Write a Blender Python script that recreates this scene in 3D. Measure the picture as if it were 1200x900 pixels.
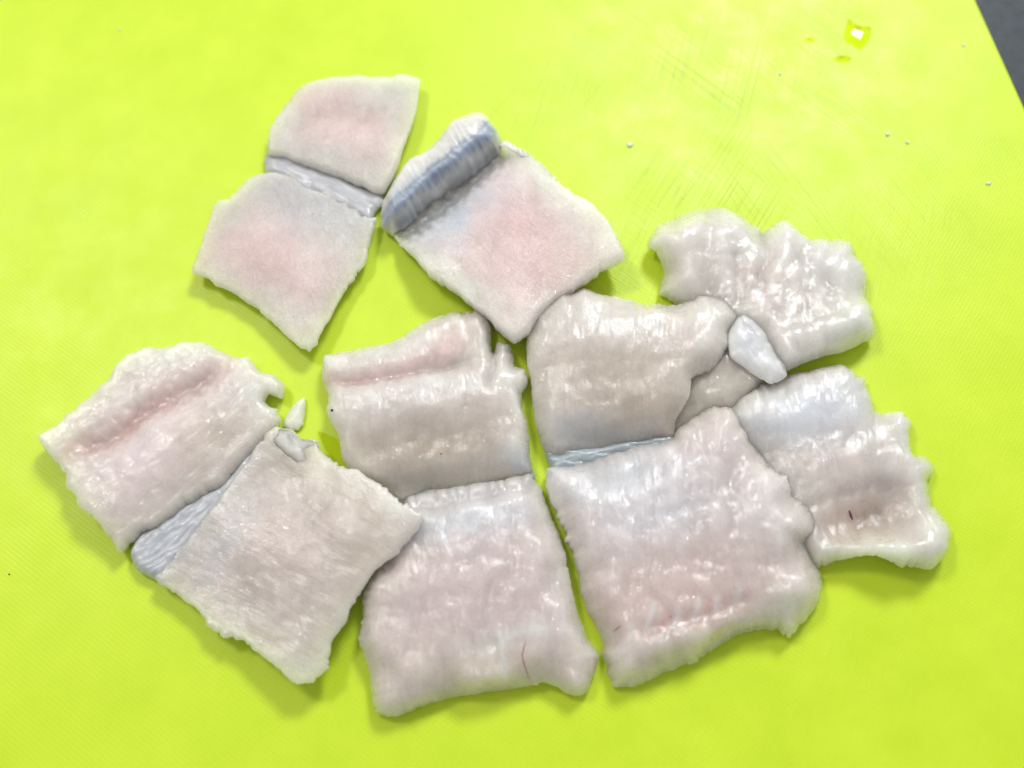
import bpy, math, random
import numpy as np
from mathutils import Vector
from mathutils.geometry import delaunay_2d_cdt

for o in list(bpy.data.objects):
    bpy.data.objects.remove(o)
S = bpy.context.scene
R = math.radians

# ------------------------------------------------------------------ camera
TILT, DIST, HFOV = R(22), 0.225, R(56)
cam_d = bpy.data.cameras.new('camera')
cam = bpy.data.objects.new('camera', cam_d)
S.collection.objects.link(cam)
S.camera = cam
CAM = np.array([0, -DIST * math.sin(TILT), DIST * math.cos(TILT)])
cam.location = CAM
cam.rotation_euler = (TILT, 0, 0)
cam_d.sensor_width = 36
cam_d.angle = HFOV
cam_d.clip_start, cam_d.clip_end = 0.005, 50
cam_d.dof.use_dof = True
cam_d.dof.focus_distance = 0.216
cam_d.dof.aperture_fstop = 9.0

# ------------------------------------------------------------------ light
W = bpy.data.worlds.new('World')
S.world = W
W.use_nodes = True
W.node_tree.nodes['Background'].inputs[0].default_value = (0.97, 0.975, 0.96, 1)
W.node_tree.nodes['Background'].inputs[1].default_value = 0.47


def area(name, loc, target, size, size_y, power, color):
    l = bpy.data.lights.new(name, 'AREA')
    l.shape = 'RECTANGLE'
    l.size, l.size_y, l.energy, l.color = size, size_y, power, color
    o = bpy.data.objects.new(name, l)
    S.collection.objects.link(o)
    o.location = loc
    o.rotation_euler = (Vector(target) - Vector(loc)).to_track_quat('-Z', 'Y').to_euler()
    return o


area('window_light', (0.31, 0.78, 0.85), (0, 0, 0), 0.29, 0.20, 10.3, (0.93, 0.97, 1.0))
area('ceiling_light', (-0.62, 0.5, 1.1), (0, 0, 0), 0.26, 0.18, 6.4, (1.0, 0.96, 0.91))
S.cycles.use_denoising = True
S.cycles.sample_clamp_indirect = 4
S.view_settings.view_transform = 'Standard'
S.view_settings.look = 'None'
S.view_settings.exposure = -0.06
S.view_settings.gamma = 1
S.view_settings.use_curve_mapping = False

# ------------------------------------------------------------------ helpers
FPX = 600 / math.tan(HFOV / 2)
FWD = np.array([0, math.sin(TILT), -math.cos(TILT)])
UP = np.array([0, math.cos(TILT), math.sin(TILT)])
MM = 0.001
SSS = 0.022
ROUGH, STRIA, RIM = 0.5, 0.5, 1.25
PX = 0.0002                                    # metres per photo pixel at the middle


def ground(px, py, z=0.0):
    """Point of the place, at height z above the board, that was traced at a photo pixel."""
    px, py, z = np.broadcast_arrays(np.asarray(px, float), np.asarray(py, float), np.asarray(z, float))
    ry = FWD[1] + (450 - py) / FPX * UP[1]
    rz = FWD[2] + (450 - py) / FPX * UP[2]
    rx = (px - 600) / FPX
    k = (z - CAM[2]) / rz
    return np.stack([CAM[0] + k * rx, CAM[1] + k * ry, z], -1)


def _h(ix, iy, seed):
    n = (ix.astype(np.int64) * 374761393 + iy.astype(np.int64) * 668265263 + seed * 974634777) & 0xFFFFFFFF
    n = ((n ^ (n >> 13)) * 1274126177) & 0xFFFFFFFF
    return ((n ^ (n >> 16)) & 0xFFFF) / 65535.0


def noise(x, y, seed=0):
    x, y = np.asarray(x, float), np.asarray(y, float)
    ix, iy = np.floor(x), np.floor(y)
    fx, fy = x - ix, y - iy

    def g(dx, dy):
        a = _h(ix + dx, iy + dy, seed) * 2 * np.pi
        return np.cos(a) * (fx - dx) + np.sin(a) * (fy - dy)
    u = fx ** 3 * (fx * (fx * 6 - 15) + 10)
    v = fy ** 3 * (fy * (fy * 6 - 15) + 10)
    return 1.5 * ((g(0, 0) * (1 - u) + g(1, 0) * u) * (1 - v) + (g(0, 1) * (1 - u) + g(1, 1) * u) * v)


def fbm(x, y, seed=0, octs=4, gain=0.5):
    r, a, f = 0, 1, 1
    for k in range(octs):
        r = r + a * noise(x * f + 17.3 * k, y * f - 9.1 * k, seed + k)
        a *= gain
        f *= 2.03
    return r


def seg_dist(P, A, closed=True, attr=False):
    """Distance from points P to polyline A, and arclength parameter of the nearest point."""
    B = np.roll(A, -1, 0) if closed else A[1:]
    A0 = A if closed else A[:-1]
    D = B - A0
    L = np.hypot(D[:, 0], D[:, 1]) + 1e-9
    cum = np.concatenate([[0], np.cumsum(L)])[:-1]
    out, par = np.empty(len(P)), np.empty(len(P))
    for s in range(0, len(P), 4000):
        Q = P[s:s + 4000]
        V = Q[:, None, :] - A0[None]
        t = np.clip((V * D[None]).sum(-1) / (L ** 2)[None], 0, 1)
        E = V - t[..., None] * D[None]
        d2 = (E ** 2).sum(-1)
        j = d2.argmin(1)
        r = np.arange(len(Q))
        out[s:s + 4000] = np.sqrt(d2[r, j])
        par[s:s + 4000] = (cum[j] + t[r, j] * L[j]) / L.sum()
    return out, par


def inside(P, A):
    c = np.zeros(len(P), bool)
    B = np.roll(A, -1, 0)
    for (x0, y0), (x1, y1) in zip(A, B):
        if y0 == y1:
            continue
        m = (P[:, 1] < max(y0, y1)) & (P[:, 1] >= min(y0, y1))
        xi = x0 + (P[:, 1] - y0) * (x1 - x0) / (y1 - y0)
        c ^= m & (P[:, 0] < xi)
    return c


def smooth_loop(pts, step, sharp=0.35):
    """Closed outline through the traced points, corners kept a little rounded."""
    P = np.array(pts, float)
    n = len(P)
    out = []
    for i in range(n):
        p0, p1, p2, p3 = P[i - 1], P[i], P[(i + 1) % n], P[(i + 2) % n]
        L = np.hypot(*(p2 - p1))
        k = max(2, int(L / step))
        t = np.linspace(0, 1, k, endpoint=False)[:, None]
        # centripetal-like tangents, limited so that long and short spans mix safely
        m1 = (p2 - p0) / (np.hypot(*(p2 - p1)) + np.hypot(*(p1 - p0)) + 1e-9) * L * (1 - sharp)
        m2 = (p3 - p1) / (np.hypot(*(p3 - p2)) + np.hypot(*(p2 - p1)) + 1e-9) * L * (1 - sharp)
        h00, h10 = 2 * t ** 3 - 3 * t ** 2 + 1, t ** 3 - 2 * t ** 2 + t
        h01, h11 = -2 * t ** 3 + 3 * t ** 2, t ** 3 - t ** 2
        out.append(h00 * p1 + h10 * m1 + h01 * p2 + h11 * m2)
    return np.concatenate(out)


def loop_normals(A, k=3):
    T = np.roll(A, -k, 0) - np.roll(A, k, 0)
    N = np.stack([T[:, 1], -T[:, 0]], -1)
    N /= np.hypot(N[:, 0], N[:, 1])[:, None] + 1e-9
    area2 = (A[:, 0] * np.roll(A[:, 1], -1) - A[:, 1] * np.roll(A[:, 0], -1)).sum()
    return N if area2 > 0 else -N


def field(P, items):
    """Sum of soft bumps: (x, y, radius, value) round ones or (x, y, rx, ry, angle, value) oval ones."""
    z = np.zeros(len(P))
    for it in items:
        if len(it) == 4:
            x, y, r, v = it
            q = ((P[:, 0] - x) ** 2 + (P[:, 1] - y) ** 2) / r ** 2
        else:
            x, y, rx, ry, a, v = it
            c, s = math.cos(R(a)), math.sin(R(a))
            dx, dy = P[:, 0] - x, P[:, 1] - y
            q = ((dx * c + dy * s) / rx) ** 2 + ((-dx * s + dy * c) / ry) ** 2
        z += v * np.exp(-q)
    return z


def link(name, mesh, parent=None, loc=None):
    o = bpy.data.objects.new(name, mesh)
    S.collection.objects.link(o)
    if parent is not None:
        o.parent = parent
    if loc is not None:
        o.location = loc
    return o


def tag(o, label, cat, group=None, kind=None):
    if label:
        o['label'] = label
    if cat:
        o['category'] = cat
    if group:
        o['group'] = group
    if kind:
        o['kind'] = kind
    return o


def empty(name, px, py):
    o = bpy.data.objects.new(name, None)
    o.empty_display_size = 0.01
    S.collection.objects.link(o)
    o.location = ground(px, py, 0)
    return o


def slab(name, root, outline, mat, thick=6, edge=0.4, rim=22, power=3.0, bumps=(), lifts=(), creases=(),
         edges=(), ragged=2.0, rough=0.25, stria=0.12, fib=90, pitch=7, color=(0.66, 0.58, 0.54), paints=(), lines=(),
         skin=(), skin_all=0.0, step=1.5, bulge=0.2, seed=1, base=0.12, min_t=0.4, slope=None, scallop=None, grain=1.0,
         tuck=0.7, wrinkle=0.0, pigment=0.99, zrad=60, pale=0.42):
    """A lump of flesh with a ragged traced outline, real thickness, rounded rim, creases and lifted corners.
    Lengths on the plan are in photo pixels, heights in millimetres."""
    rough, stria, rim = rough * ROUGH, stria * STRIA, rim * RIM
    rng = np.random.RandomState(seed)
    A = smooth_loop(outline, step)
    N = loop_normals(A)
    n = len(A)
    arc = np.concatenate([[0], np.cumsum(np.hypot(*(np.roll(A, -1, 0) - A).T))])[:-1]
    torn = np.clip(0.35 + 1.1 * noise(A[:, 0] / 38, A[:, 1] / 38, seed + 19), 0.08, 1.3)
    N = loop_normals(A, 8)
    rag = fbm(A[:, 0] / 20, A[:, 1] / 20, seed + 11, 2) * 0.9 + torn * (fbm(A[:, 0] / 7, A[:, 1] / 7, seed + 23, 2) * 1.4 + 0.8 * noise(A[:, 0] / 2.6, A[:, 1] / 2.6, seed + 29))
    A = A + N * (rag * ragged * 1.0)[:, None]
    # inner points
    lo, hi = A.min(0), A.max(0)
    gx, gy = np.meshgrid(np.arange(lo[0], hi[0], step), np.arange(lo[1], hi[1], step * 0.87))
    gx = gx + (np.arange(gx.shape[0]) % 2)[:, None] * step / 2
    G = np.stack([gx.ravel(), gy.ravel()], -1) + rng.uniform(-.18, .18, (gx.size, 2)) * step
    G = G[inside(G, A)]
    d, _ = seg_dist(G, A)
    G = G[d > step * 0.55]

    def tri(points):
        V = [Vector(p) for p in points]
        ed = [(i, (i + 1) % n) for i in range(n)]
        r = delaunay_2d_cdt(V, ed, [], 1, 1e-6)
        co = np.array([tuple(v) for v in r[0]])
        mp = {}
        for i, ids in enumerate(r[3]):
            for k in ids:
                mp.setdefault(k, i)
        return co, np.array([f for f in r[2] if len(f) == 3], int), mp

    P, F, mp = tri(np.concatenate([A, G]))
    d, par = seg_dist(P, A)
    ca, sa = math.cos(R(fib)), math.sin(R(fib))

    def heights(P, d, detail=True):
        T = thick + field(P, bumps)
        if slope is not None:                       # (x0, y0, x1, y1, added mm at the second point)
            x0, y0, x1, y1, v = slope
            ax, ay = x1 - x0, y1 - y0
            t = np.clip(((P[:, 0] - x0) * ax + (P[:, 1] - y0) * ay) / (ax * ax + ay * ay), 0, 1)
            T = T + v * t * t * (3 - 2 * t)
        e = np.clip(edge + field(P, edges), 0.03, 1)
        rr = rim * (1 + 0.75 * noise(P[:, 0] / 45, P[:, 1] / 45, seed + 5))
        s = np.clip(d / rr, 0, 1)
        rnd = 1 - (1 - s) ** power
        for c in creases:
            pts, w, dep = c[:3]
            dd, tt = seg_dist(P, np.array(pts, float), closed=False)
            dd = dd + 0.25 * w * noise(P[:, 0] / 9, P[:, 1] / 9, seed + 31)
            fade = np.minimum(1, 4 * np.minimum(tt + 0.12, 1.12 - tt)) if len(c) < 4 else 1
            T = T - dep * np.exp(-(dd / w) ** 2) * fade
        T = T * (e + (1 - e) * rnd)
        if detail:
            xa, ya = P[:, 0] * ca + P[:, 1] * sa, -P[:, 0] * sa + P[:, 1] * ca     # along and across the fibres
            k = np.clip(d / 10, 0.25, 1)
            T = T + k * rough * (fbm(P[:, 0] / 34, P[:, 1] / 34, seed + 41, 2) * 1.6 + noise(P[:, 0] / 15, P[:, 1] / 15, seed + 47) * 0.75 + fbm(P[:, 0] / 7, P[:, 1] / 7, seed + 51, 2) * 0.13 * grain + noise(P[:, 0] / 2.8, P[:, 1] / 2.8, seed + 57) * 0.08 * grain)
            ww = ya / pitch + 0.9 * noise(xa / 40, ya / 25, seed + 61)
            T = T + k * stria * (noise(xa / 60, ww * 1.0, seed + 71) * 1.6 + 0.6 * noise(xa / 22, ww * 2.1, seed + 73))
            if wrinkle:
                T = T + wrinkle * (np.abs(noise(xa / 30, ya / 7, seed + 81)) * -1.4 + 0.25 * noise(xa / 9, ya / 4, seed + 83))
            if scallop is not None:                 # (polyline, pitch px, width px, height mm): a row of little beads
                pts, pp, w, hh = scallop
                L = sum(math.dist(a, b) for a, b in zip(pts[:-1], pts[1:]))
                dd, tt = seg_dist(P, np.array(pts, float), closed=False)
                ph = tt * L / pp + 0.35 * np.sin(tt * 17)
                T = T + hh * np.exp(-(dd / w) ** 2) * np.abs(np.sin(np.pi * ph)) ** 0.6
        return np.maximum(T, min_t)

    T = heights(P, d)
    Lf = np.maximum(base + field(P, lifts), -0.05)

    def zref(P, L, d):                              # height at which the plan was traced: a smooth upper face
        q = np.clip(d / zrad, 0, 1)
        z = thick * (edge + (1 - edge) * q * (2 - q))
        if slope is not None:
            x0, y0, x1, y1, v = slope
            t = np.clip(((P[:, 0] - x0) * (x1 - x0) + (P[:, 1] - y0) * (y1 - y0)) / ((x1 - x0) ** 2 + (y1 - y0) ** 2), 0, 1)
            z = z + v * 0.8 * t
        return (L + z) * MM
    top = ground(P[:, 0], P[:, 1], zref(P, Lf, d))
    top[:, 2] = (Lf + T) * MM
    ring = np.array([mp[i] for i in range(n)])
    # bottom sheet, coarse
    g2x, g2y = np.meshgrid(np.arange(lo[0], hi[0], 9.0), np.arange(lo[1], hi[1], 9.0))
    G2 = np.stack([g2x.ravel(), g2y.ravel()], -1) + 0.01
    G2 = G2[inside(G2, A)]
    dd2, _ = seg_dist(G2, A)
    G2 = G2[dd2 > 7]
    P2, F2, mp2 = tri(np.concatenate([A, G2]))
    d2, _ = seg_dist(P2, A)
    T2 = heights(P2, d2, False)
    L2 = np.maximum(base + field(P2, lifts), -0.05)
    bot = ground(P2[:, 0], P2[:, 1], zref(P2, L2, d2))
    bot[:, 2] = L2 * MM
    ring2 = np.array([mp2[i] for i in range(n)])
    for i in range(n):                              # the rim of the bottom lies under the rim of the top
        bot[ring2[i], :2] = top[ring[i], :2]
    K = 5
    Ao = top[ring][:, :2]
    No = loop_normals(Ao, 10)
    rows = []
    for j in range(1, K):
        t = j / K
        q = Ao + No * (MM * (bulge * math.sin(math.pi * t) - tuck * t * t + 0.07 * ragged / 2 * fbm(arc / 6, np.full(n, t * 2.3), seed + 91, 2)))[:, None]
        z = top[ring][:, 2] * (1 - t) + bot[ring2][:, 2] * t
        rows.append(np.concatenate([q, z[:, None]], 1))
    if tuck:
        bot[ring2, :2] = Ao - No * (MM * tuck)
    verts = np.concatenate([top] + rows + [bot])
    o1 = len(top)
    oB = o1 + n * (K - 1)
    faces = [tuple(f) for f in F]
    # orientation of the sheets
    a0, b0, c0 = (top[F[:, k]] for k in range(3))
    nz = ((b0 - a0)[:, 0] * (c0 - a0)[:, 1] - (b0 - a0)[:, 1] * (c0 - a0)[:, 0])
    faces = [tuple(f) if z > 0 else tuple(f[::-1]) for f, z in zip(F.tolist(), nz)]
    a0, b0, c0 = (bot[F2[:, k]] for k in range(3))
    nz = ((b0 - a0)[:, 0] * (c0 - a0)[:, 1] - (b0 - a0)[:, 1] * (c0 - a0)[:, 0])
    faces += [tuple(oB + np.array(f if z < 0 else f[::-1])) for f, z in zip(F2.tolist(), nz)]
    loops = [ring.tolist()] + [list(range(o1 + j * n, o1 + (j + 1) * n)) for j in range(K - 1)] + [(oB + ring2).tolist()]
    ccw = (Ao[:, 0] * np.roll(Ao[:, 1], -1) - Ao[:, 1] * np.roll(Ao[:, 0], -1)).sum() > 0
    for j in range(K):
        a, b = loops[j], loops[j + 1]
        for i in range(n):
            k = (i + 1) % n
            faces.append((a[i], b[i], b[k], a[k]) if ccw else (a[i], a[k], b[k], b[i]))
    origin = np.array(root.location)
    me = bpy.data.meshes.new(name)
    me.from_pydata((verts - origin).tolist(), [], [tuple(int(i) for i in f) for f in faces])
    me.validate()
    me.update()
    me.shade_smooth()
    # pigments and painted light: worked out on the plan, kept on the vertices
    Q = np.concatenate([P] + [A] * (K - 1) + [P2])
    dq = np.concatenate([d] + [np.zeros(n)] * (K - 1) + [d2])
    C = np.tile(np.array(color, float), (len(Q), 1))
    wob = Q + 9 * np.stack([fbm(Q[:, 0] / 25, Q[:, 1] / 25, seed + 101, 3), fbm(Q[:, 0] / 25, Q[:, 1] / 25, seed + 103, 3)], -1)
    for it in paints:
        a = np.clip(field(wob, [it[:-2] + (it[-1],)]), 0, 1)[:, None]
        C = C * (1 - a) + np.array(it[-2]) * a
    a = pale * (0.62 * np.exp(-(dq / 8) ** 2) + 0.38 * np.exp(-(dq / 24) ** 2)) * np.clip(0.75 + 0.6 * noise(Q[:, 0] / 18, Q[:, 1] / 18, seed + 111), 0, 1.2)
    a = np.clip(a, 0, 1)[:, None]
    C = C * (1 - a) + np.array((0.90, 0.90, 0.76)) * a  # pale cream rim painted in, imitating light through the thin edges
    for pts, w, colr, s in lines:
        dd, tt = seg_dist(Q + 0.25 * (wob - Q), np.array(pts, float), closed=False)
        a = (s * np.exp(-(dd / w) ** 2))[:, None]
        C = C * (1 - a) + np.array(colr) * a
    sk = np.full(len(Q), float(skin_all))
    for pts, w, s in skin:
        dd, tt = seg_dist(wob * 0.5 + Q * 0.5, np.array(pts, float), closed=False)
        sk = np.maximum(sk, s * np.exp(-(dd / w) ** 2))
    thin = np.clip(1 - dq / 12, 0, 1) ** 1.4
    xa, ya = Q[:, 0] * ca + Q[:, 1] * sa, -Q[:, 0] * sa + Q[:, 1] * ca
    at = me.attributes.new('pigment', 'FLOAT_COLOR', 'POINT')
    C = C * pigment
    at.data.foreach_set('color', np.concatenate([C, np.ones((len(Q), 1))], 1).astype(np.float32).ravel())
    for nm, arr in (('silver', sk), ('thin', thin)):
        me.attributes.new(nm, 'FLOAT', 'POINT').data.foreach_set('value', arr.astype(np.float32))
    fv = np.stack([xa * PX, ya * PX, verts[:, 2]], -1)
    me.attributes.new('fibre', 'FLOAT_VECTOR', 'POINT').data.foreach_set('vector', fv.astype(np.float32).ravel())
    me.materials.append(mat)
    return link(name, me, root)


# ------------------------------------------------------------------ materials
def new_mat(name):
    m = bpy.data.materials.new(name)
    m.use_nodes = True
    nt = m.node_tree
    return m, nt, nt.nodes['Principled BSDF']


class NT:
    def __init__(self, nt):
        self.t = nt

    def n(self, kind, **kw):
        nd = self.t.nodes.new(kind)
        for k, v in kw.items():
            if k.startswith('i_'):
                nd.inputs[k[2:].replace('_', ' ')].default_value = v
            else:
                setattr(nd, k, v)
        return nd

    def l(self, a, b):
        self.t.links.new(a, b)

    def math(self, op, a, b=None, c=None, clamp=False):
        nd = self.t.nodes.new('ShaderNodeMath')
        nd.operation = op
        nd.use_clamp = clamp
        for i, v in enumerate((a, b, c)):
            if v is None:
                continue
            if isinstance(v, (int, float)):
                nd.inputs[i].default_value = v
            else:
                self.l(v, nd.inputs[i])
        return nd.outputs[0]

    def mix(self, fac, a, b, blend='MIX'):
        nd = self.t.nodes.new('ShaderNodeMix')
        nd.data_type = 'RGBA'
        nd.blend_type = blend
        for i, v in ((0, fac), (6, a), (7, b)):
            if isinstance(v, (int, float)):
                nd.inputs[i].default_value = v
            elif isinstance(v, tuple):
                nd.inputs[i].default_value = v + (1,) if len(v) == 3 else v
            else:
                self.l(v, nd.inputs[i])
        return nd.outputs[2]

    def noise(self, vec, scale, detail=2, rough=0.5, dist=0.0):
        nd = self.t.nodes.new('ShaderNodeTexNoise')
        nd.inputs['Scale'].default_value = scale
        nd.inputs['Detail'].default_value = detail
        nd.inputs['Roughness'].default_value = rough
        nd.inputs['Distortion'].default_value = dist
        self.l(vec, nd.inputs['Vector'])
        return nd.outputs['Fac']

    def ramp(self, fac, a, b, lo=0.0, hi=1.0):
        nd = self.t.nodes.new('ShaderNodeMapRange')
        nd.inputs[1].default_value, nd.inputs[2].default_value = a, b
        nd.inputs[3].default_value, nd.inputs[4].default_value = lo, hi
        self.l(fac, nd.inputs[0])
        return nd.outputs[0]

    def mapping(self, vec, scale=(1, 1, 1), rot=(0, 0, 0)):
        nd = self.t.nodes.new('ShaderNodeMapping')
        nd.inputs['Scale'].default_value = scale
        nd.inputs['Rotation'].default_value = rot
        self.l(vec, nd.inputs['Vector'])
        return nd.outputs[0]


def flesh_material(name, grain=1.0, wet=1.0, depth=SSS):
    m, nt, bs = new_mat(name)
    t = NT(nt)
    pig = t.n('ShaderNodeAttribute', attribute_name='pigment').outputs['Color']
    sil = t.n('ShaderNodeAttribute', attribute_name='silver').outputs['Fac']
    thin = t.n('ShaderNodeAttribute', attribute_name='thin').outputs['Fac']
    fib = t.n('ShaderNodeAttribute', attribute_name='fibre').outputs['Vector']
    pos = t.n('ShaderNodeTexCoord').outputs['Object']
    # pale connective streaks along the fibres and cloudy mottling
    streak = t.noise(t.mapping(fib, (130, 900, 300)), 1.0, 3, 0.6, 0.3)
    st = t.ramp(streak, 0.54, 0.80, 0, 0.16)
    cloud = t.ramp(t.noise(pos, 160, 4, 0.6), 0.35, 0.7, 0.90, 1.07)
    fine = t.ramp(t.noise(pos, 1900, 3, 0.65), 0.3, 0.7, 1 - .03 * grain ** 3, 1 + .03 * grain ** 3)
    c = t.mix(st, pig, (0.80, 0.77, 0.74))
    v = t.math('MULTIPLY', cloud, fine)
    cc = t.n('ShaderNodeCombineXYZ')
    for i in range(3):
        t.l(v, cc.inputs[i])
    c = t.mix(1.0, c, cc.outputs[0], 'MULTIPLY')
    silc = t.mix(t.ramp(t.noise(t.mapping(fib, (350, 1300, 600)), 1, 3, 0.6), 0.3, 0.7), (0.33, 0.35, 0.39), (0.47, 0.495, 0.54))
    sf = t.math('MULTIPLY', sil, t.ramp(t.noise(pos, 200, 3, 0.6), 0.25, 0.6, 0.6, 1.0), clamp=True)
    c = t.mix(sf, c, silc)
    t.l(c, bs.inputs['Base Color'])
    bs.subsurface_method = 'RANDOM_WALK'
    t.l(t.ramp(sf, 0, 1, 1.0, 0.45), bs.inputs['Subsurface Weight'])
    bs.inputs['Subsurface Radius'].default_value = (0.80, 0.85, 1.0)
    bs.inputs['Subsurface Scale'].default_value = depth
    bs.inputs['Subsurface Anisotropy'].default_value = 0.3
    rg = t.ramp(t.noise(pos, 700, 3, 0.6), 0.35, 0.65, 0.2, 0.45)
    t.l(rg, bs.inputs['Roughness'])
    bs.inputs['Specular IOR Level'].default_value = 0.15 + 0.2 * min(wet, 1)
    t.l(t.ramp(t.noise(pos, 110, 3, 0.6), 0.36, 0.62, 0.2 * wet, 1.0 * wet), bs.inputs['Coat Weight'])
    bs.inputs['Coat Roughness'].default_value = 0.08
    # relief: grains, fibres
    g1 = t.noise(pos, 2300, 2, 0.5)
    g2 = t.noise(t.mapping(fib, (420, 1500, 900)), 1.0, 3, 0.6, 0.4)
    g3 = t.noise(pos, 900, 3, 0.55)
    hsum = t.math('ADD', t.math('MULTIPLY', g1, 0.35 * grain), t.math('ADD', t.math('MULTIPLY', g2, 0.7), t.math('MULTIPLY', g3, 0.6 * grain)))
    bp = t.n('ShaderNodeBump')
    t.l(t.ramp(sf, 0, 1, 0.8, 0.3), bp.inputs['Strength'])
    bp.inputs['Distance'].default_value = 0.00014 * grain ** 3
    t.l(hsum, bp.inputs['Height'])
    t.l(bp.outputs[0], bs.inputs['Normal'])
    # the wet film over it: coarser, cleaner facets that glint
    f1 = t.noise(t.mapping(fib, (900, 1500, 1300)), 1.0, 1, 0.5, 0.3)
    f1 = t.math('ADD', t.math('MULTIPLY', f1, 0.6), t.math('MULTIPLY', t.noise(pos, 2700, 1, 0.5), 0.4 * grain))
    bc_ = t.n('ShaderNodeBump')
    t.l(t.ramp(sf, 0, 1, 1.0, 0.45), bc_.inputs['Strength'])
    bc_.inputs['Distance'].default_value = 0.00026
    t.l(f1, bc_.inputs['Height'])
    t.l(bc_.outputs[0], bs.inputs['Coat Normal'])
    return m


FLESH = flesh_material('raw_fish_flesh', 1.08, 1.0)
THIN = flesh_material('thin_fish_flesh', 1.0, 0.6, 0.004)
FROST = flesh_material('matt_fish_flesh', 1.4, 0.6)

# board axes
E0, E1 = ground(1145, 0)[:2], ground(1200, 121)[:2]
ev = (E1 - E0) / np.linalg.norm(E1 - E0)
BANG = math.atan2(-ev[1], -ev[0])                   # the board's long axis


def board_material():
    m, nt, bs = new_mat('lime_plastic')
    t = NT(nt)
    pos = t.n('ShaderNodeTexCoord').outputs['Object']
    # knife marks: long thin ridged noise in several directions
    tot = None
    for k, (a, s, lo) in enumerate(((58, 1.0, 0.022), (66, 1.3, 0.02), (-44, 1.0, 0.018), (74, 1.1, 0.02), (-62, 1.2, 0.012))):
        nz = t.noise(t.mapping(t.mapping(pos, (1, 1, 1), (0, 0, -R(a) + BROT)), (9, 650 * s, 1)), 1.0, 1, 0.4, 0.0)
        r = t.ramp(t.math('ABSOLUTE', t.math('SUBTRACT', nz, 0.5)), 0.0, lo, 1, 0)
        r = t.math('MULTIPLY', r, t.ramp(t.noise(t.mapping(pos, (1, 1, 1), (k, 2 * k, k)), 22, 2, 0.6), 0.47, 0.68, 0, 1))
        tot = r if tot is None else t.math('ADD', tot, r)
    nd = t.n('ShaderNodeVectorMath', operation='DISTANCE')
    t.l(pos, nd.inputs[0])
    nd.inputs[1].default_value = tuple(BOARD_LOCAL(830, 140))
    used = t.ramp(nd.outputs['Value'], 0.015, 0.075, 1.0, 0.10)
    scr = t.math('MULTIPLY', tot, used, clamp=True)
    cloud = t.ramp(t.noise(pos, 60, 4, 0.6), 0.3, 0.7, 0, 1)
    c = t.mix(cloud, (0.565, 0.74, 0.015), (0.63, 0.795, 0.028))
    c = t.mix(t.math('MULTIPLY', scr, 0.62), c, (0.36, 0.49, 0.010))
    t.l(c, bs.inputs['Base Color'])
    # woven emboss
    sep = t.n('ShaderNodeSeparateXYZ')
    t.l(pos, sep.inputs[0])
    k = 2 * math.pi / 0.00125
    wx = t.math('SINE', t.math('MULTIPLY', sep.outputs[0], k))
    wy = t.math('SINE', t.math('MULTIPLY', sep.outputs[1], k))
    weave = t.math('MULTIPLY', wx, wy)
    wear = t.ramp(t.noise(pos, 35, 3, 0.6), 0.35, 0.65, 0.35, 1.0)
    hgt = t.math('ADD', t.math('MULTIPLY', weave, t.math('MULTIPLY', wear, 0.5)), t.math('MULTIPLY', t.noise(pos, 1400, 3, 0.6), 0.7))
    hgt = t.math('SUBTRACT', hgt, t.math('MULTIPLY', scr, 1.4))
    bp = t.n('ShaderNodeBump')
    bp.inputs['Strength'].default_value = 0.26
    bp.inputs['Distance'].default_value = 0.00012
    t.l(hgt, bp.inputs['Height'])
    t.l(bp.outputs[0], bs.inputs['Normal'])
    t.l(t.ramp(t.noise(pos, 90, 3, 0.6), 0.3, 0.7, 0.40, 0.52), bs.inputs['Roughness'])
    bs.inputs['Specular IOR Level'].default_value = 0.46
    bs.inputs['Subsurface Weight'].default_value = 0.5
    bs.inputs['Subsurface Radius'].default_value = (0.9, 1.0, 0.2)
    bs.inputs['Subsurface Scale'].default_value = 0.003
    return m


# ------------------------------------------------------------------ worktop and board
BW, BH, BT = 0.37, 0.62, 0.008                       # across, along, thick
xdir = np.array([math.cos(BANG), math.sin(BANG)])    # along the visible edge
# direction across the board, away from the worktop corner
nrm = np.array([-xdir[1], xdir[0]])
if np.dot(ground(600, 450)[:2] - E0, nrm) < 0:
    nrm = -nrm
mid = (E0 + E1) / 2
bc = mid + nrm * (BW / 2) - xdir * 0.10
BROT = math.atan2(-nrm[1], -nrm[0])


def BOARD_LOCAL(px, py):
    w = ground(px, py)[:2] - bc
    c, s = math.cos(-BROT), math.sin(-BROT)
    return (w[0] * c - w[1] * s, w[0] * s + w[1] * c, 0)


def rounded_slab(w, h, tk, rad, bev, seg=10):
    prof = [(0, -tk), (0, -bev)] + [(bev * (1 - math.cos(a)), -bev + bev * math.sin(a)) for a in np.linspace(0, math.pi / 2, 5)[1:]]
    verts, faces = [], []
    rings = []
    for ins, z in prof:
        ring = []
        for cx, cy, a0 in ((1, 1, 0), (-1, 1, 90), (-1, -1, 180), (1, -1, 270)):
            for a in np.linspace(a0, a0 + 90, seg):
                ring.append(len(verts))
                verts.append((cx * (w / 2 - rad) + (rad - ins) * math.cos(R(a)), cy * (h / 2 - rad) + (rad - ins) * math.sin(R(a)), z))
        rings.append(ring)
    for a, b in zip(rings[:-1], rings[1:]):
        for i in range(len(a)):
            k = (i + 1) % len(a)
            faces.append((a[i], a[k], b[k], b[i]))
    faces.append(tuple(rings[-1]))
    faces.append(tuple(rings[0][::-1]))
    return verts, faces


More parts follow.
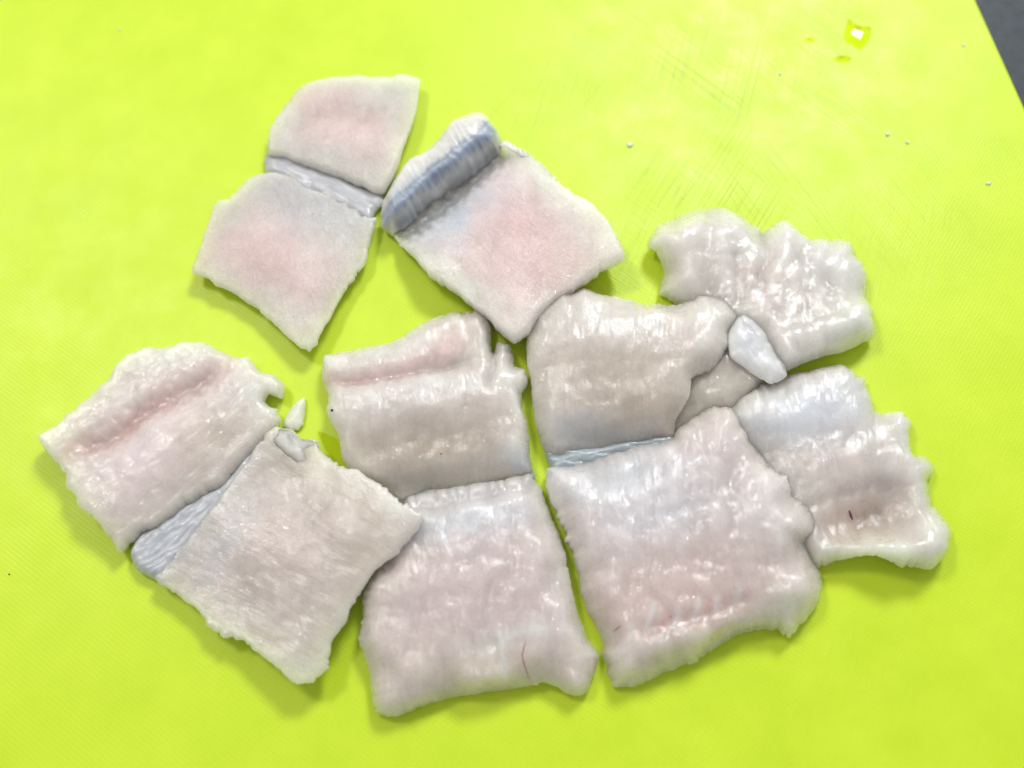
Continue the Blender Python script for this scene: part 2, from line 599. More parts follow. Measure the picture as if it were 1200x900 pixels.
v, f = rounded_slab(BW, BH, BT, 0.02, 0.0012)
me = bpy.data.meshes.new('cutting_board')
me.from_pydata(v, [], f)
me.materials.append(board_material())
board = link('cutting_board', me, None, (bc[0], bc[1], 0))
board.rotation_euler = (0, 0, BROT)
tag(board, 'bright lime green plastic cutting board with fine knife marks under the fish', 'cutting board')

m, nt, bs = new_mat('dark_grey_worktop')
t = NT(nt)
pos = t.n('ShaderNodeTexCoord').outputs['Object']
t.l(t.mix(t.noise(pos, 60, 4, 0.6), (0.028, 0.037, 0.045), (0.044, 0.055, 0.065)), bs.inputs['Base Color'])
t.l(t.ramp(t.noise(pos, 300, 3, 0.6), 0.3, 0.7, 0.45, 0.6), bs.inputs['Roughness'])
bs.inputs['Specular IOR Level'].default_value = 0.35
me = bpy.data.meshes.new('worktop')
w = 1.2
me.from_pydata([(-w, -w, 0), (w, -w, 0), (w, w, 0), (-w, w, 0), (-w, -w, -.03), (w, -w, -.03), (w, w, -.03), (-w, w, -.03)], [],
               [(0, 1, 2, 3), (7, 6, 5, 4), (0, 4, 5, 1), (1, 5, 6, 2), (2, 6, 7, 3), (3, 7, 4, 0)])
me.materials.append(m)
wt = link('worktop', me, None, (0, 0, -BT - 0.0004))
wt['kind'] = 'structure'

# ------------------------------------------------------------------ pigments
BASE = (0.705, 0.602, 0.575)
PINK = (0.755, 0.51, 0.495)
ROSE = (0.72, 0.42, 0.39)
PALE = (0.74, 0.72, 0.69)
WHITE = (0.82, 0.82, 0.81)
GREY = (0.60, 0.55, 0.53)
TAN = (0.58, 0.51, 0.43)  # also painted as slope shade on the largest piece
BLUE = (0.56, 0.575, 0.62)
RED = (0.30, 0.06, 0.07)

G_FISH = 'raw pieces of fish fillet on the cutting board'

# ---- piece 1, upper left: two flaps opened like a book
p1 = tag(empty('fish_piece', 360, 240), 'matt pink fish piece farthest to the upper left, two flaps joined by grey skin', 'fish piece', G_FISH)
s1 = [(322, 178), (345, 184), (372, 196), (400, 207), (426, 218), (446, 226)]
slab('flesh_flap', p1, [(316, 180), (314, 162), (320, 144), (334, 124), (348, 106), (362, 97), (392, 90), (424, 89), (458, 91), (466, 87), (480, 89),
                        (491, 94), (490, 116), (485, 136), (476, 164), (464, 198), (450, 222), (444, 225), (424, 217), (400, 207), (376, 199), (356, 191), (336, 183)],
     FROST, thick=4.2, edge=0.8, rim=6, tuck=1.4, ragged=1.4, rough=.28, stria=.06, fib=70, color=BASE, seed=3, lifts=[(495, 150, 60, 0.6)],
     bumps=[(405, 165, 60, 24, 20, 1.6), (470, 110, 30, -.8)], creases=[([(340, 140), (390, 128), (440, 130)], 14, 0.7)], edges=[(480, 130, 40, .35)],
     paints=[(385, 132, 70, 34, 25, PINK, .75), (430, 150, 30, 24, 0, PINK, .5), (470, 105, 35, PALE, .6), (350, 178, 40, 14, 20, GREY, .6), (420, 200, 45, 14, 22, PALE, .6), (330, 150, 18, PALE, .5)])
slab('flesh_flap', p1, [(298, 206), (316, 202), (340, 206), (360, 220), (380, 228), (408, 242), (428, 254), (440, 256), (436, 272), (429, 304), (416, 324), (396, 352),
                        (386, 370), (376, 388), (362, 411), (342, 398), (316, 374), (300, 360), (276, 344), (252, 332), (238, 322), (225, 318), (232, 300), (236, 286),
                        (244, 264), (254, 236), (268, 232), (284, 216)],
     FROST, thick=3.7, edge=0.84, rim=4, tuck=1.5, ragged=1.6, rough=.25, stria=.08, fib=65, color=BASE, seed=7,
     lifts=[(230, 325, 50, 1.2), (362, 405, 60, 1.5)], bumps=[(320, 300, 70, 40, 28, 1.8), (385, 360, 40, 20, 120, -.6), (262, 245, 25, -.7)], edges=[(400, 350, 50, .3)],
     paints=[(300, 305, 95, 52, 28, PINK, .8), (385, 320, 40, 25, 120, PINK, .45), (265, 250, 25, PALE, .5), (320, 365, 80, 18, 38, PALE, .45), (370, 250, 85, 22, 22, BLUE, .75), (410, 290, 30, PALE, .4)],
     skin=[([(310, 210), (360, 228), (430, 256)], 14, .5)])
slab('skin_strip', p1, [(313, 178), (330, 180), (352, 189), (378, 199), (404, 210), (430, 222), (447, 227), (448, 237), (440, 246), (434, 258), (410, 248), (380, 234), (356, 222), (336, 211), (312, 202)],
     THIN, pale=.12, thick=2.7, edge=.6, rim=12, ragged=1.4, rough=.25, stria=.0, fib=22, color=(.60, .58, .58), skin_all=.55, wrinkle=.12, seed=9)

# ---- piece 2, upper middle: one flap with a standing silver ridge
p2 = tag(empty('fish_piece', 590, 270), 'square pinkish fish piece with a raised blue silver skin ridge along its left side', 'fish piece', G_FISH)
slab('flesh_flap', p2, [(462, 272), (495, 240), (525, 215), (555, 191), (583, 166), (602, 170), (620, 183), (637, 197), (650, 212), (673, 227), (693, 238), (710, 257), (720, 270), (732, 299),
                        (710, 310), (687, 327), (668, 340), (650, 353), (633, 367), (620, 387), (603, 397), (583, 383), (567, 365), (553, 357), (530, 337), (503, 320), (487, 300)],
     FROST, thick=4.8, edge=.8, rim=4, tuck=1.3, ragged=1.5, rough=.25, stria=.07, fib=42, color=BASE, seed=13,
     lifts=[(732, 299, 60, 3.0), (603, 397, 65, 2.6), (480, 300, 60, 1.2)], slope=(525, 225, 560, 260, 2.0), edges=[(530, 335, 50, .35)],
     creases=[([(470, 272), (520, 236), (585, 178)], 12, 3.5, 0), ([(565, 362), (550, 330), (540, 310)], 6, .5)],
     paints=[(620, 280, 90, 75, 40, PINK, .75), (640, 330, 35, 25, 0, PINK, .5), (690, 260, 45, 30, 40, PALE, .55), (640, 215, 40, 14, 40, PALE, .6), (525, 255, 75, 26, -40, (.50, .55, .63), .85), (520, 240, 75, 11, -40, (.36, .38, .42), .8), (540, 335, 60, 16, 40, PALE, .6), (600, 388, 22, (.72, .60, .53), .7)],  # dark valley band mixes grey skin and painted crevice shade
     skin=[([(470, 276), (530, 232), (590, 180)], 8, .5)])
slab('skin_ridge', p2, [(448, 263), (446, 250), (453, 227), (470, 200), (493, 182), (513, 163), (533, 143), (550, 133), (567, 134), (577, 145), (587, 164), (584, 177), (562, 196), (531, 220), (500, 243), (478, 263), (460, 273)],
     THIN, thick=9.5, edge=.3, rim=17, power=2.2, zrad=70, ragged=1.2, rough=.25, stria=.12, fib=45, pitch=5, color=(.74, .71, .66), seed=17, bulge=.3,
     lifts=[(450, 260, 30, .6)],
     paints=[(500, 180, 60, 12, -40, PALE, .5)],
     lines=[([(456, 258), (490, 227), (530, 197), (574, 162)], 11, (.33, .39, .49), .95), ([(470, 266), (520, 230), (580, 180)], 6, (.28, .30, .34), .85),  # the darker line joins grey skin with painted shadow in the crevice
            ([(455, 250), (490, 217), (530, 186), (572, 152)], 1.8, (.20, .25, .33), .6)]
     + [([(455 + 119 * q - 4, 253 - 98 * q - 6), (455 + 119 * q + 7, 253 - 98 * q + 9)], 1.3, (.24, .29, .37), .55) for q in np.linspace(.12, .98, 15)])
slab('membrane', p2, [(586, 169), (594, 165), (606, 172), (620, 180), (636, 193), (652, 210), (648, 216), (634, 203), (618, 188), (600, 176)],
     THIN, thick=.7, edge=.8, rim=4, ragged=1.0, rough=.2, stria=.0, color=WHITE, lifts=[(600, 175, 200, 5.5)], base=.5, seed=19, wrinkle=.25)

# ---- piece 3, left
p3 = tag(empty('fish_piece', 260, 590), 'leftmost fish piece, its lower flap lifted with a sharp right corner over its neighbour', 'fish piece', G_FISH)
slab('flesh_flap', p3, [(46, 512), (61, 501), (101, 467), (126, 445), (139, 427), (154, 414), (170, 407), (192, 408), (213, 401), (238, 401), (257, 410), (273, 419), (291, 419), (304, 433),
                        (319, 437), (332, 451), (330, 464), (314, 461), (311, 470), (322, 480), (327, 495), (312, 512), (284, 542), (262, 566), (231, 585), (206, 602), (184, 618), (167, 621), (151, 637), (139, 646),
                        (129, 632), (114, 610), (97, 596), (91, 582), (81, 573), (78, 560), (70, 548), (55, 529)],
     FLESH, thick=5.0, edge=.62, rim=9, tuck=1.3, ragged=1.7, rough=.35, stria=.10, fib=-38, color=BASE, seed=23,
     bumps=[(190, 530, 95, 40, -38, 2.6), (270, 450, 40, 20, 30, .5)], lifts=[(50, 515, 50, 1.6), (100, 590, 45, 1.0)],
     creases=[([(85, 530), (129, 514), (150, 500), (167, 484), (192, 470), (223, 455), (262, 432)], 12, 2.0)], edges=[(100, 590, 40, .3), (315, 450, 30, -.15)],
     paints=[(150, 545, 70, 30, -38, (.72, .60, .62), .6), (255, 510, 50, 30, -38, TAN, .75), (180, 600, 60, 18, -35, GREY, .5), (90, 500, 50, 16, -36, (.66, .56, .5), .5), (205, 418, 90, 14, -15, PALE, .7), (305, 465, 30, WHITE, .5), (70, 520, 25, PALE, .4)],
     lines=[([(85, 530), (129, 516), (167, 485), (200, 466)], 14, ROSE, .55), ([(200, 466), (235, 445), (262, 432)], 16, PINK, .5)])
slab('skin_strip', p3, [(153, 650), (158, 634), (168, 622), (190, 606), (212, 592), (243, 572), (270, 556), (300, 520), (312, 520), (290, 560), (258, 600), (228, 640), (204, 672), (190, 682), (176, 676), (160, 666)],
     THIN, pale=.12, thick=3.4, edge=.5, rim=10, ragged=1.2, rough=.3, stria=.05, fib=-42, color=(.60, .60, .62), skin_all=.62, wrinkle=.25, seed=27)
slab('flesh_flap', p3, [(181, 677), (202, 657), (224, 626), (255, 586), (281, 552), (304, 518), (323, 500), (341, 504), (353, 514), (370, 516), (376, 529), (402, 548), (421, 552), (434, 561),
                        (451, 572), (470, 588), (494, 601), (489, 621), (466, 646), (443, 665), (428, 684), (409, 714), (404, 731), (389, 748), (387, 763), (382, 784), (368, 797), (347, 803),
                        (336, 793), (319, 778), (292, 757), (283, 748), (258, 744), (243, 733), (234, 718), (205, 695)],
     FLESH, thick=4.2, edge=.84, rim=4, ragged=1.9, rough=.25, stria=.07, fib=30, color=(.62, .54, .51), seed=31,
     lifts=[(500, 600, 110, 6.5), (347, 800, 110, 2.2), (323, 500, 60, 1.5), (400, 690, 90, 1.5), (430, 560, 60, 1.0)], bumps=[(320, 640, 80, 50, 35, 1.4), (395, 610, 40, 25, 40, .6), (280, 700, 40, -.6)], tuck=1.4,
     paints=[(330, 620, 100, 70, 35, (.60, .50, .46), .55), (420, 600, 60, 30, 40, (.68, .57, .54), .6), (260, 640, 16, 70, 35, BLUE, .55), (350, 790, 30, PALE, .5), (470, 600, 30, 16, 35, PALE, .6), (430, 660, 30, 20, -50, (.70, .58, .50), .5)],
     skin=[([(184, 674), (226, 625), (258, 584), (300, 522)], 16, .6)])
slab('flake', p3, [(321, 516), (327, 504), (341, 503), (353, 513), (371, 517), (370, 538), (357, 545), (343, 538), (331, 525)],
     THIN, pale=.1, thick=.5, edge=.6, rim=8, ragged=2.4, rough=.3, stria=.1, min_t=.2, color=(.80, .79, .79), lifts=[(345, 525, 200, 5.7)], base=.2, seed=37)

# ---- piece 4, middle bottom
p4 = tag(empty('fish_piece', 530, 600), 'upright fish piece between leftmost and largest, with beaded seam and thin red vein', 'fish piece', G_FISH)
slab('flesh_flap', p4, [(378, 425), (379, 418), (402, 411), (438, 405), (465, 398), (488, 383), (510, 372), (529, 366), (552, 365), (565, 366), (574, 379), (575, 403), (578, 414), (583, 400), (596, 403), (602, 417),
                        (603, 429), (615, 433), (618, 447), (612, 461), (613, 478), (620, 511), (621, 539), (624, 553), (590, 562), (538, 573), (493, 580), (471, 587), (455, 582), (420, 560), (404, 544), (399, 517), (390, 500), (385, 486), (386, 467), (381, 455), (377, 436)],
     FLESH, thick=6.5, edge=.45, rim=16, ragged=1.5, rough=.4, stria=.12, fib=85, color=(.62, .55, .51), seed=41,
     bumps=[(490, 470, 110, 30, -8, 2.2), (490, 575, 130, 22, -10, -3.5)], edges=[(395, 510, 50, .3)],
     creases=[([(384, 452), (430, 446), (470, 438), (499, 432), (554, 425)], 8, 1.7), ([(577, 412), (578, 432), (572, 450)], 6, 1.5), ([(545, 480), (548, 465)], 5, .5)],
     paints=[(500, 528, 110, 38, -8, (.49, .42, .35), .85), (500, 560, 120, 12, -10, (.40, .38, .35), .6), (490, 455, 100, 22, -8, PALE, .6), (440, 418, 70, 13, -10, PALE, .5), (535, 395, 30, 22, -20, (.68, .52, .46), .6), (600, 440, 20, 40, 0, PALE, .6), (610, 540, 20, 20, 0, BLUE, .8)],  # dark tones by the seam paint in the shade of the lower slope
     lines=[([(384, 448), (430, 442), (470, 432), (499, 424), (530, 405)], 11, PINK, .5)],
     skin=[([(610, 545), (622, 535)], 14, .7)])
slab('skin_strip', p4, [(458, 580), (480, 575), (520, 570), (560, 560), (600, 550), (618, 532), (624, 545), (628, 562), (600, 572), (560, 581), (520, 588), (482, 596), (466, 594)],
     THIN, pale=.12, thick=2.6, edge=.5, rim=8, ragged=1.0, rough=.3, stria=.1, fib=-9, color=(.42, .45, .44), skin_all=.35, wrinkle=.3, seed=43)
slab('flesh_flap', p4, [(474, 586), (484, 582), (520, 575), (555, 570), (593, 563), (620, 557), (631, 569), (638, 585), (649, 612), (659, 640), (664, 664), (669, 688), (674, 712), (688, 747), (702, 767), (697, 785), (688, 812), (669, 815),
                        (655, 805), (638, 800), (607, 805), (565, 812), (531, 817), (503, 824), (469, 838), (455, 840), (441, 834), (436, 812), (433, 781), (422, 753), (426, 726), (426, 695), (434, 676), (452, 640), (464, 610)],
     FLESH, thick=8.0, edge=.24, rim=40, ragged=1.4, rough=.34, stria=.22, fib=82, pitch=8, color=BASE, seed=47, pigment=.92,
     bumps=[(545, 680, 90, 60, 0, .8), (660, 780, 30, -1.5)], edges=[(425, 740, 60, .25), (560, 580, 80, .15), (665, 680, 50, .2)], lifts=[(640, 800, 30, 1.0)],
     scallop=([(478, 588), (520, 581), (555, 576), (593, 569), (620, 563)], 15, 7, 1.3), creases=[([(478, 600), (555, 588), (622, 574)], 6, .8), ([(580, 745), (585, 770), (592, 795)], 4, .5)],
     paints=[(545, 608, 100, 26, -10, (.67, .70, .75), .75), (560, 700, 90, 50, 0, (.67, .56, .56), .5), (540, 780, 100, 24, -6, (.70, .61, .53), .6), (590, 750, 60, 12, -15, PALE, .5), (660, 660, 14, 60, -15, WHITE, .4), (460, 770, 25, 60, 0, (.68, .58, .55), .4)],  # pale blue by the seam adds wet glisten as colour
     lines=[([(583, 742), (588, 770), (593, 795)], 3.5, WHITE, .6), ([(590, 748), (640, 735)], 4, WHITE, .5)],
     skin=[([(484, 588), (555, 577), (622, 565)], 9, .5)])

# ---- piece 6 (far right) is laid first, piece 5 drapes over it
p6 = tag(empty('fish_piece', 960, 470), 'folded glistening fish piece farthest to the right with a hollow near its bottom corner', 'fish piece', G_FISH)
slab('flesh_flap', p6, [(875, 459), (896, 449), (934, 437), (965, 431), (985, 426), (999, 434), (1013, 445), (1020, 463), (1027, 482), (1058, 483), (1068, 494), (1065, 507), (1068, 531), (1085, 537), (1094, 549), (1087, 566),
                        (1092, 590), (1109, 611), (1113, 628), (1106, 655), (1090, 666), (1075, 663), (1054, 661), (1027, 650), (1002, 651), (985, 655), (956, 664), (936, 640), (920, 600), (895, 560), (860, 520), (850, 485)],
     FLESH, thick=6.5, edge=.3, rim=26, ragged=1.9, rough=.42, stria=.27, fib=75, pitch=9, color=(.68, .62, .59), seed=53, pigment=.93,
     bumps=[(960, 475, 90, 28, -12, 1.0), (1025, 602, 58, 32, -10, -4.6), (1030, 645, 60, 9, -5, 1.2), (1088, 600, 22, 60, -15, 2.0), (990, 540, 80, 22, -12, .4), (890, 540, 50, -2.8)],
     lifts=[(1025, 655, 42, 26, 0, 3.8), (1090, 640, 40, 1.2)], edges=[(1020, 655, 50, -.05)],
     paints=[(940, 485, 95, 32, -12, (.72, .75, .84), .9), (1010, 605, 60, 32, -12, (.66, .49, .43), .9), (990, 540, 70, 18, -12, (.72, .60, .56), .5), (1095, 600, 20, 60, -15, (.74, .74, .68), .7), (1060, 500, 40, PALE, .5), (1040, 650, 40, 8, 8, WHITE, .6)],  # pale blue top has its wet glisten painted in
     creases=[([(880, 500), (950, 508), (1030, 500)], 9, .35), ([(950, 590), (990, 575), (1030, 566), (1065, 570)], 8, .9)])
slab('flesh_flap', p6, [(798, 448), (826, 415), (850, 390), (885, 390), (915, 425), (898, 446), (878, 462), (858, 480), (836, 482), (806, 506), (782, 512), (786, 480)],
     FLESH, thick=5.5, edge=.4, rim=22, ragged=1.2, rough=.4, stria=.12, fib=75, color=(.60, .52, .46), seed=57, bumps=[(800, 500, 40, -2.0)],
     paints=[(800, 480, 30, (.48, .40, .34), .7), (860, 440, 30, PALE, .3)])  # brown spot paints the valley shade under the overlapping flap
slab('flesh_flap', p6, [(760, 287), (769, 268), (794, 254), (820, 246), (853, 244), (871, 254), (893, 270), (906, 264), (919, 257), (937, 272), (952, 279), (996, 283), (1003, 303), (1014, 322), (1016, 344), (1023, 366), (1023, 388), (1011, 399), (989, 408),
                        (959, 417), (919, 430), (900, 418), (880, 405), (850, 395), (820, 375), (797, 354), (786, 348), (776, 340), (779, 322), (776, 302), (770, 292)],
     FLESH, thick=8.8, edge=.26, rim=30, ragged=2.6, rough=.6, stria=.2, fib=80, pitch=14, color=(.71, .665, .625), seed=61, pigment=.95, bulge=.45,
     bumps=[(960, 350, 50, 34, 0, -1.2), (840, 340, 30, 50, 8, -3.5), (800, 285, 35, 28, 0, .8), (950, 390, 70, 16, -15, 1.2)], lifts=[(765, 285, 30, 2.0), (930, 425, 60, 24, -15, 2.5), (1015, 390, 40, 1.2)],
     creases=[([(846, 352), (848, 318), (848, 282)], 14, -1.9), ([(866, 352), (866, 318), (862, 290)], 5, .7), ([(893, 268), (900, 300), (890, 330)], 9, 1.8), ([(872, 310), (874, 350)], 6, .8), ([(940, 300), (985, 340)], 8, .8), ([(925, 400), (935, 420)], 5, .8), ([(960, 385), (968, 408)], 5, .8)],
     paints=[(900, 340, 40, (.70, .60, .55), .6), (955, 355, 30, 22, 0, (.58, .52, .47), .7), (1005, 360, 25, 50, 10, (.72, .73, .64), .7), (790, 280, 35, (.72, .62, .55), .5), (980, 310, 40, PALE, .5), (850, 260, 60, 15, 5, PALE, .5)])
slab('flake', p6, [(868, 362), (858, 380), (853, 399), (856, 417), (872, 430), (890, 443), (905, 449), (922, 440), (917, 424), (908, 407), (898, 390), (886, 372)],
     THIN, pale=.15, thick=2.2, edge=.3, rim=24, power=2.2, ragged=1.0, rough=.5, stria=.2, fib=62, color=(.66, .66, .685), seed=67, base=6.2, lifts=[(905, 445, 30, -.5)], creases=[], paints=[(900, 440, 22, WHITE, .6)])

# ---- piece 5
p5 = tag(empty('fish_piece', 770, 580), 'largest fish piece, right of the middle, with a dull blue seam across its upper half', 'fish piece', G_FISH)
slab('flesh_flap', p5, [(620, 377), (622, 368), (640, 357), (655, 344), (673, 342), (684, 337), (703, 345), (721, 347), (758, 356), (794, 356), (806, 350), (820, 339), (838, 335), (854, 340), (865, 354), (868, 373), (856, 388), (853, 406), (835, 432), (810, 444), (805, 468), (792, 494), (789, 510),
                        (747, 521), (710, 525), (673, 530), (648, 536), (638, 524), (629, 498), (624, 465), (621, 443), (617, 413)],
     FLESH, thick=8, edge=.4, rim=28, ragged=1.5, rough=.4, stria=.12, fib=88, color=(.63, .56, .52), seed=71,
     bumps=[(720, 400, 110, 35, 5, 1.4), (720, 520, 120, 26, -3, -4.6), (825, 400, 35, 1.2), (845, 345, 32, -3.2)], edges=[(850, 340, 45, -.3), (620, 430, 40, .2), (800, 470, 30, .3)],
     lifts=[(852, 345, 42, 32, 0, 3.9), (845, 410, 50, 3.0), (800, 460, 40, 1.5)],
     paints=[(715, 430, 100, 28, 0, TAN, .7), (740, 478, 95, 26, -3, (.47, .40, .32), .85), (700, 375, 80, 20, 5, PALE, .5), (830, 385, 40, 30, 0, (.74, .69, .62), .7), (846, 320, 22, 45, 5, (.74, .73, .68), .7), (670, 500, 60, 20, -5, BLUE, .6)],  # dark tans paint the shade on the slope above the seam
     skin=[([(645, 528), (680, 520), (760, 514)], 14, .55)])
slab('skin_strip', p5, [(640, 532), (660, 526), (700, 521), (740, 516), (788, 508), (790, 520), (750, 533), (713, 541), (680, 553), (652, 556)],
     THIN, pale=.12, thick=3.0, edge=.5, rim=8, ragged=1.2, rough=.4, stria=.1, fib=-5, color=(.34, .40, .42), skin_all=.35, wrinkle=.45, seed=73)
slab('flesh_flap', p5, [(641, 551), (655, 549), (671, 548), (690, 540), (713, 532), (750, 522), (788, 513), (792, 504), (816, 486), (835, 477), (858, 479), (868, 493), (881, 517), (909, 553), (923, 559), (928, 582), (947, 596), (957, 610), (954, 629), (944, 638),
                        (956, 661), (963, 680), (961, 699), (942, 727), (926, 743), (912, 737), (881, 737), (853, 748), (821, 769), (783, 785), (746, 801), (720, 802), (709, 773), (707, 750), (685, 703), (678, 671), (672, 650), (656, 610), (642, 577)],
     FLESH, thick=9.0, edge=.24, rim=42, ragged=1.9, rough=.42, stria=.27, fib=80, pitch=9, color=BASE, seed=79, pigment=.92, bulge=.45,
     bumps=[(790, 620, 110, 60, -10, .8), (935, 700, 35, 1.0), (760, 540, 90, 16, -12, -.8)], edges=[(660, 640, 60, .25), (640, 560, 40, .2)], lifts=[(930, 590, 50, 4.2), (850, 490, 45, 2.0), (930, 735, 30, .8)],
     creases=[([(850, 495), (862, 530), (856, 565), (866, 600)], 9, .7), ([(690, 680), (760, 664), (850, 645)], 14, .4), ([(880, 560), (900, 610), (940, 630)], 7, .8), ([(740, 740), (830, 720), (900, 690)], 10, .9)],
     paints=[(725, 562, 85, 28, -12, (.68, .71, .76), .8), (770, 600, 90, 35, -12, (.66, .66, .70), .7), (780, 700, 110, 36, -14, (.70, .54, .50), .6), (780, 775, 80, 18, -20, (.68, .62, .54), .5), (905, 600, 45, 35, 30, (.74, .70, .68), .6), (920, 720, 30, (.68, .67, .58), .7), (830, 720, 50, 18, -14, ROSE, .35)],  # bluish whites: wet sheen near the seam painted into the flesh
     lines=[([(757, 735), (764, 718), (768, 708)], 4, WHITE, .5), ([(790, 735), (796, 712)], 4, WHITE, .5), ([(812, 726), (818, 705)], 4, WHITE, .5), ([(838, 718), (842, 700)], 4, WHITE, .45), ([(862, 706), (866, 690)], 4, WHITE, .4), ([(735, 752), (742, 735)], 4, WHITE, .4), ([(775, 738), (780, 722)], 4, ROSE, .5), ([(828, 716), (832, 702)], 4, ROSE, .5)],
     skin=[([(648, 556), (713, 540), (785, 518)], 10, .5)])

# ---- scrap between the flaps
sc = empty('fish_scrap', 345, 487)
slab('flesh', sc, [(331, 500), (333, 490), (340, 480), (348, 472), (356, 467), (357, 480), (355, 494), (349, 504), (340, 504)], THIN, thick=1.5, edge=.5, rim=9, ragged=1.6, rough=.4, stria=0,
     color=(.74, .76, .62), seed=83)
tag(sc, 'small translucent scrap of fish in the gap beside the leftmost piece', 'fish scrap')

dep = bpy.context.evaluated_depsgraph_get()
dep.update()


def drop_on(px, py, objs=None):
    """Where the ray through this photo pixel meets the scene."""
    g = Vector(ground(px, py, 0)) - Vector(CAM)
    hit, loc, nor, idx, ob, mt = S.ray_cast(dep, Vector(CAM), g.normalized())
    return loc, nor, ob


def plain(name, color, rough=.3):
    m, nt, bs = new_mat(name)
    t = NT(nt)
    pos = t.n('ShaderNodeTexCoord').outputs['Object']
    c = t.mix(t.noise(pos, 3000, 2, .5), tuple(x * .8 for x in color), tuple(min(1, x * 1.15) for x in color))
    t.l(c, bs.inputs['Base Color'])
    bs.inputs['Roughness'].default_value = rough
    return m


def thread(name, root, pts, r, mat):
    """A hair-thin vessel lying in the flesh along traced points."""
    L = smooth_open(pts, 3)
    C = [drop_on(x, y)[0] for x, y in L]
    verts, faces = [], []
    for i, c in enumerate(C):
        a = C[min(i + 1, len(C) - 1)] - C[max(i - 1, 0)]
        side = a.cross(Vector((0, 0, 1))).normalized()
        k = r * (0.35 + 0.65 * math.sin(math.pi * (i + .5) / len(C)))
        for q in range(6):
            an = q * math.pi / 3
            p = c + side * (k * math.cos(an)) + Vector((0, 0, 1)) * (k * math.sin(an))
            verts.append(p - Vector(root.location))
        if i:
            b = (i - 1) * 6
            for q in range(6):
                faces.append((b + q, b + (q + 1) % 6, b + 6 + (q + 1) % 6, b + 6 + q))
    faces.append(tuple(range(5, -1, -1)))
    faces.append(tuple(range(len(verts) - 6, len(verts))))
    me = bpy.data.meshes.new(name)
    me.from_pydata([tuple(v) for v in verts], [], faces)
    me.shade_smooth()
    me.materials.append(mat)
    return link(name, me, root)


def smooth_open(pts, k):
    out = []
    for (a, b), (c, d) in zip(pts[:-1], pts[1:]):
        for j in range(k):
            out.append((a + (c - a) * j / k, b + (d - b) * j / k))
    return out + [pts[-1]]


VEIN = plain('vein_red', (.46, .20, .22))
thread('vein', p4, [(617, 749), (614, 758), (612, 768), (614, 778), (617, 787), (620, 796)], 0.00016, VEIN)
thread('vein', p6, [(995, 598), (997, 604), (999, 609)], 0.00032, plain('vein_dark', (.14, .04, .06)))
thread('vein', p5, [(719, 740), (724, 736), (727, 734)], 0.00017, VEIN)
thread('vein', p5, [(785, 724), (787, 721)], 0.00015, VEIN)


def lump(name, px, py, r, flat, mat, seed, root=None):
    rng = random.Random(seed)
    loc, nor, ob = drop_on(px, py)
    verts, faces = [], []
    nu, nv = 10, 6
    ax, ay = rng.uniform(.75, 1.25), rng.uniform(.75, 1.2)
    rr = [[1 + rng.uniform(-.18, .18) for _ in range(nu)] for _ in range(nv)]
    for j in range(1, nv):
        ph = math.pi * j / nv
        for i in range(nu):
            th = 2 * math.pi * i / nu
            k = r * rr[j][i]
            verts.append((ax * k * math.sin(ph) * math.cos(th), ay * k * math.sin(ph) * math.sin(th), flat * k * math.cos(ph) + flat * r * .7))
    for j in range(nv - 2):
        for i in range(nu):
            k = (i + 1) % nu
            faces.append((j * nu + i, (j + 1) * nu + i, (j + 1) * nu + k, j * nu + k))
    faces.append(tuple(range(nu - 1, -1, -1))[::-1])
    faces.append(tuple(range((nv - 2) * nu, (nv - 1) * nu))[::-1])
    me = bpy.data.meshes.new(name)
    me.from_pydata(verts, [], faces)
    me.shade_smooth()
    me.materials.append(mat)
    if root is not None:
        return link(name, me, root, loc - Vector(root.location))
    return link(name, me, None, loc)


CRUMB = plain('crumb_white', (.80, .82, .72), .35)
for k, (x, y, r, lab) in enumerate((
        (914, 87, .00045, 'tiny white crumb on the board left of the two water drops'),
        (1040, 158, .00055, 'left one of two close white crumbs below the water drop'),
        (1063, 167, .0005, 'right one of two close white crumbs below the water drop'),
        (1158, 215, .0005, 'tiny white crumb nearest the right edge of the board'),
        (738, 170, .0006, 'faint clear crumb on the board right of the silver ridged piece'),
        (140, 35, .0003, 'tiny pale crumb alone near the top left corner'),
        (1129, 53, .0004, 'faint pale crumb between the water drop and the dark worktop'))):
    tag(lump('crumb', x, y, r, .55, CRUMB, 100 + k), lab, 'crumb', 'crumbs of fish on the board')
SPECK = plain('speck_black', (.02, .02, .018), .5)
for k, (x, y, r, lab) in enumerate(((389, 481, .0004, 'black speck on the left edge of the middle fish piece'),
                                    (517, 532, .00022, 'tiny black speck in the middle of a fish flap'),
                                    (11, 673, .00018, 'tiny dark speck on the board at the far left'))):
    tag(lump('speck', x, y, r, .5, SPECK, 200 + k), lab, 'speck', 'dark specks')


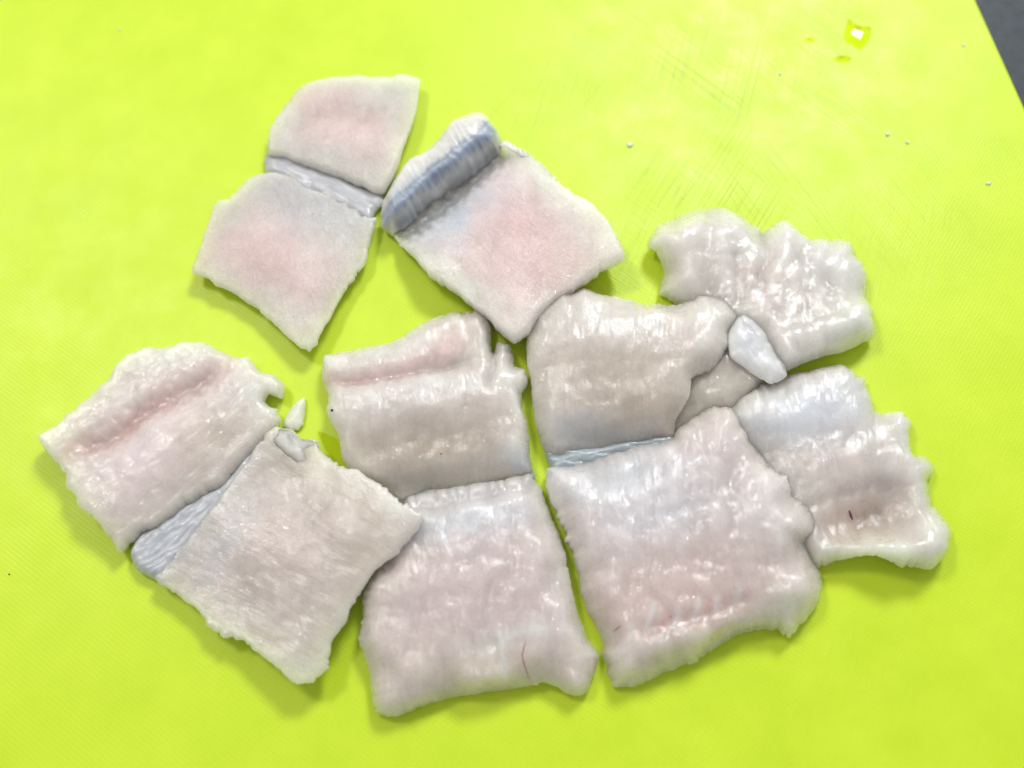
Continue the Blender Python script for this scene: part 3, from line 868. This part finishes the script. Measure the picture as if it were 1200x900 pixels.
# ------------------------------------------------------------------ water drops
def water():
    m, nt, bs = new_mat('water')
    t = NT(nt)
    nt.nodes.remove(bs)
    tr = t.n('ShaderNodeBsdfTransparent')
    tr.inputs['Color'].default_value = (0.98, 0.98, 0.5, 1)  # yellow tint stands in for the board losing its sheen under water
    gl = t.n('ShaderNodeBsdfGlossy')
    gl.inputs['Roughness'].default_value = 0.04
    fr = t.n('ShaderNodeFresnel')
    fr.inputs['IOR'].default_value = 1.33
    mx = t.n('ShaderNodeMixShader')
    geo = t.n('ShaderNodeNewGeometry')
    t.l(t.math('MULTIPLY', fr.outputs[0], t.math('SUBTRACT', 1.0, geo.outputs['Backfacing'])), mx.inputs[0])
    t.l(tr.outputs[0], mx.inputs[1])
    t.l(gl.outputs[0], mx.inputs[2])
    t.l(mx.outputs[0], nt.nodes['Material Output'].inputs['Surface'])
    return m


WATER = water()


def droplet(outline, height, seed, label, lean=None):
    px = sum(p[0] for p in outline) / len(outline)
    py = sum(p[1] for p in outline) / len(outline)
    root = empty('tmp', px, py)
    o = slab('water_drop', root, outline, WATER, thick=height, edge=.05, rim=6, power=2.0, slope=lean, ragged=.9, rough=0, stria=0, seed=seed, base=.15, min_t=.05, bulge=0, tuck=0, step=1.2)
    o.parent = None
    o.location = root.location
    bpy.data.objects.remove(root)
    tag(o, label, 'water drop', 'water drops on the board')


droplet([(994, 21), (1001, 26), (1012, 30), (1021, 31), (1021, 40), (1015, 50), (1008, 57), (999, 52), (989, 46), (991, 34)], .8, 5, 'largest clear water drop with a bright white glint, upper right of the board', (988, 40, 1020, 42, .42))
droplet([(977, 69), (984, 65), (995, 66), (999, 69), (993, 72), (982, 72)], .5, 6, 'flat thin water drop just below the largest drop')
droplet([(372, 506), (382, 508), (393, 513), (399, 524), (404, 540), (401, 547), (392, 541), (384, 530), (377, 517)], .35, 9, 'thin film of juice in the gap left of the middle fish piece')
droplet([(944, 46), (950, 43), (955, 46), (950, 49)], .4, 7, 'tiny round water drop left of the largest drop')
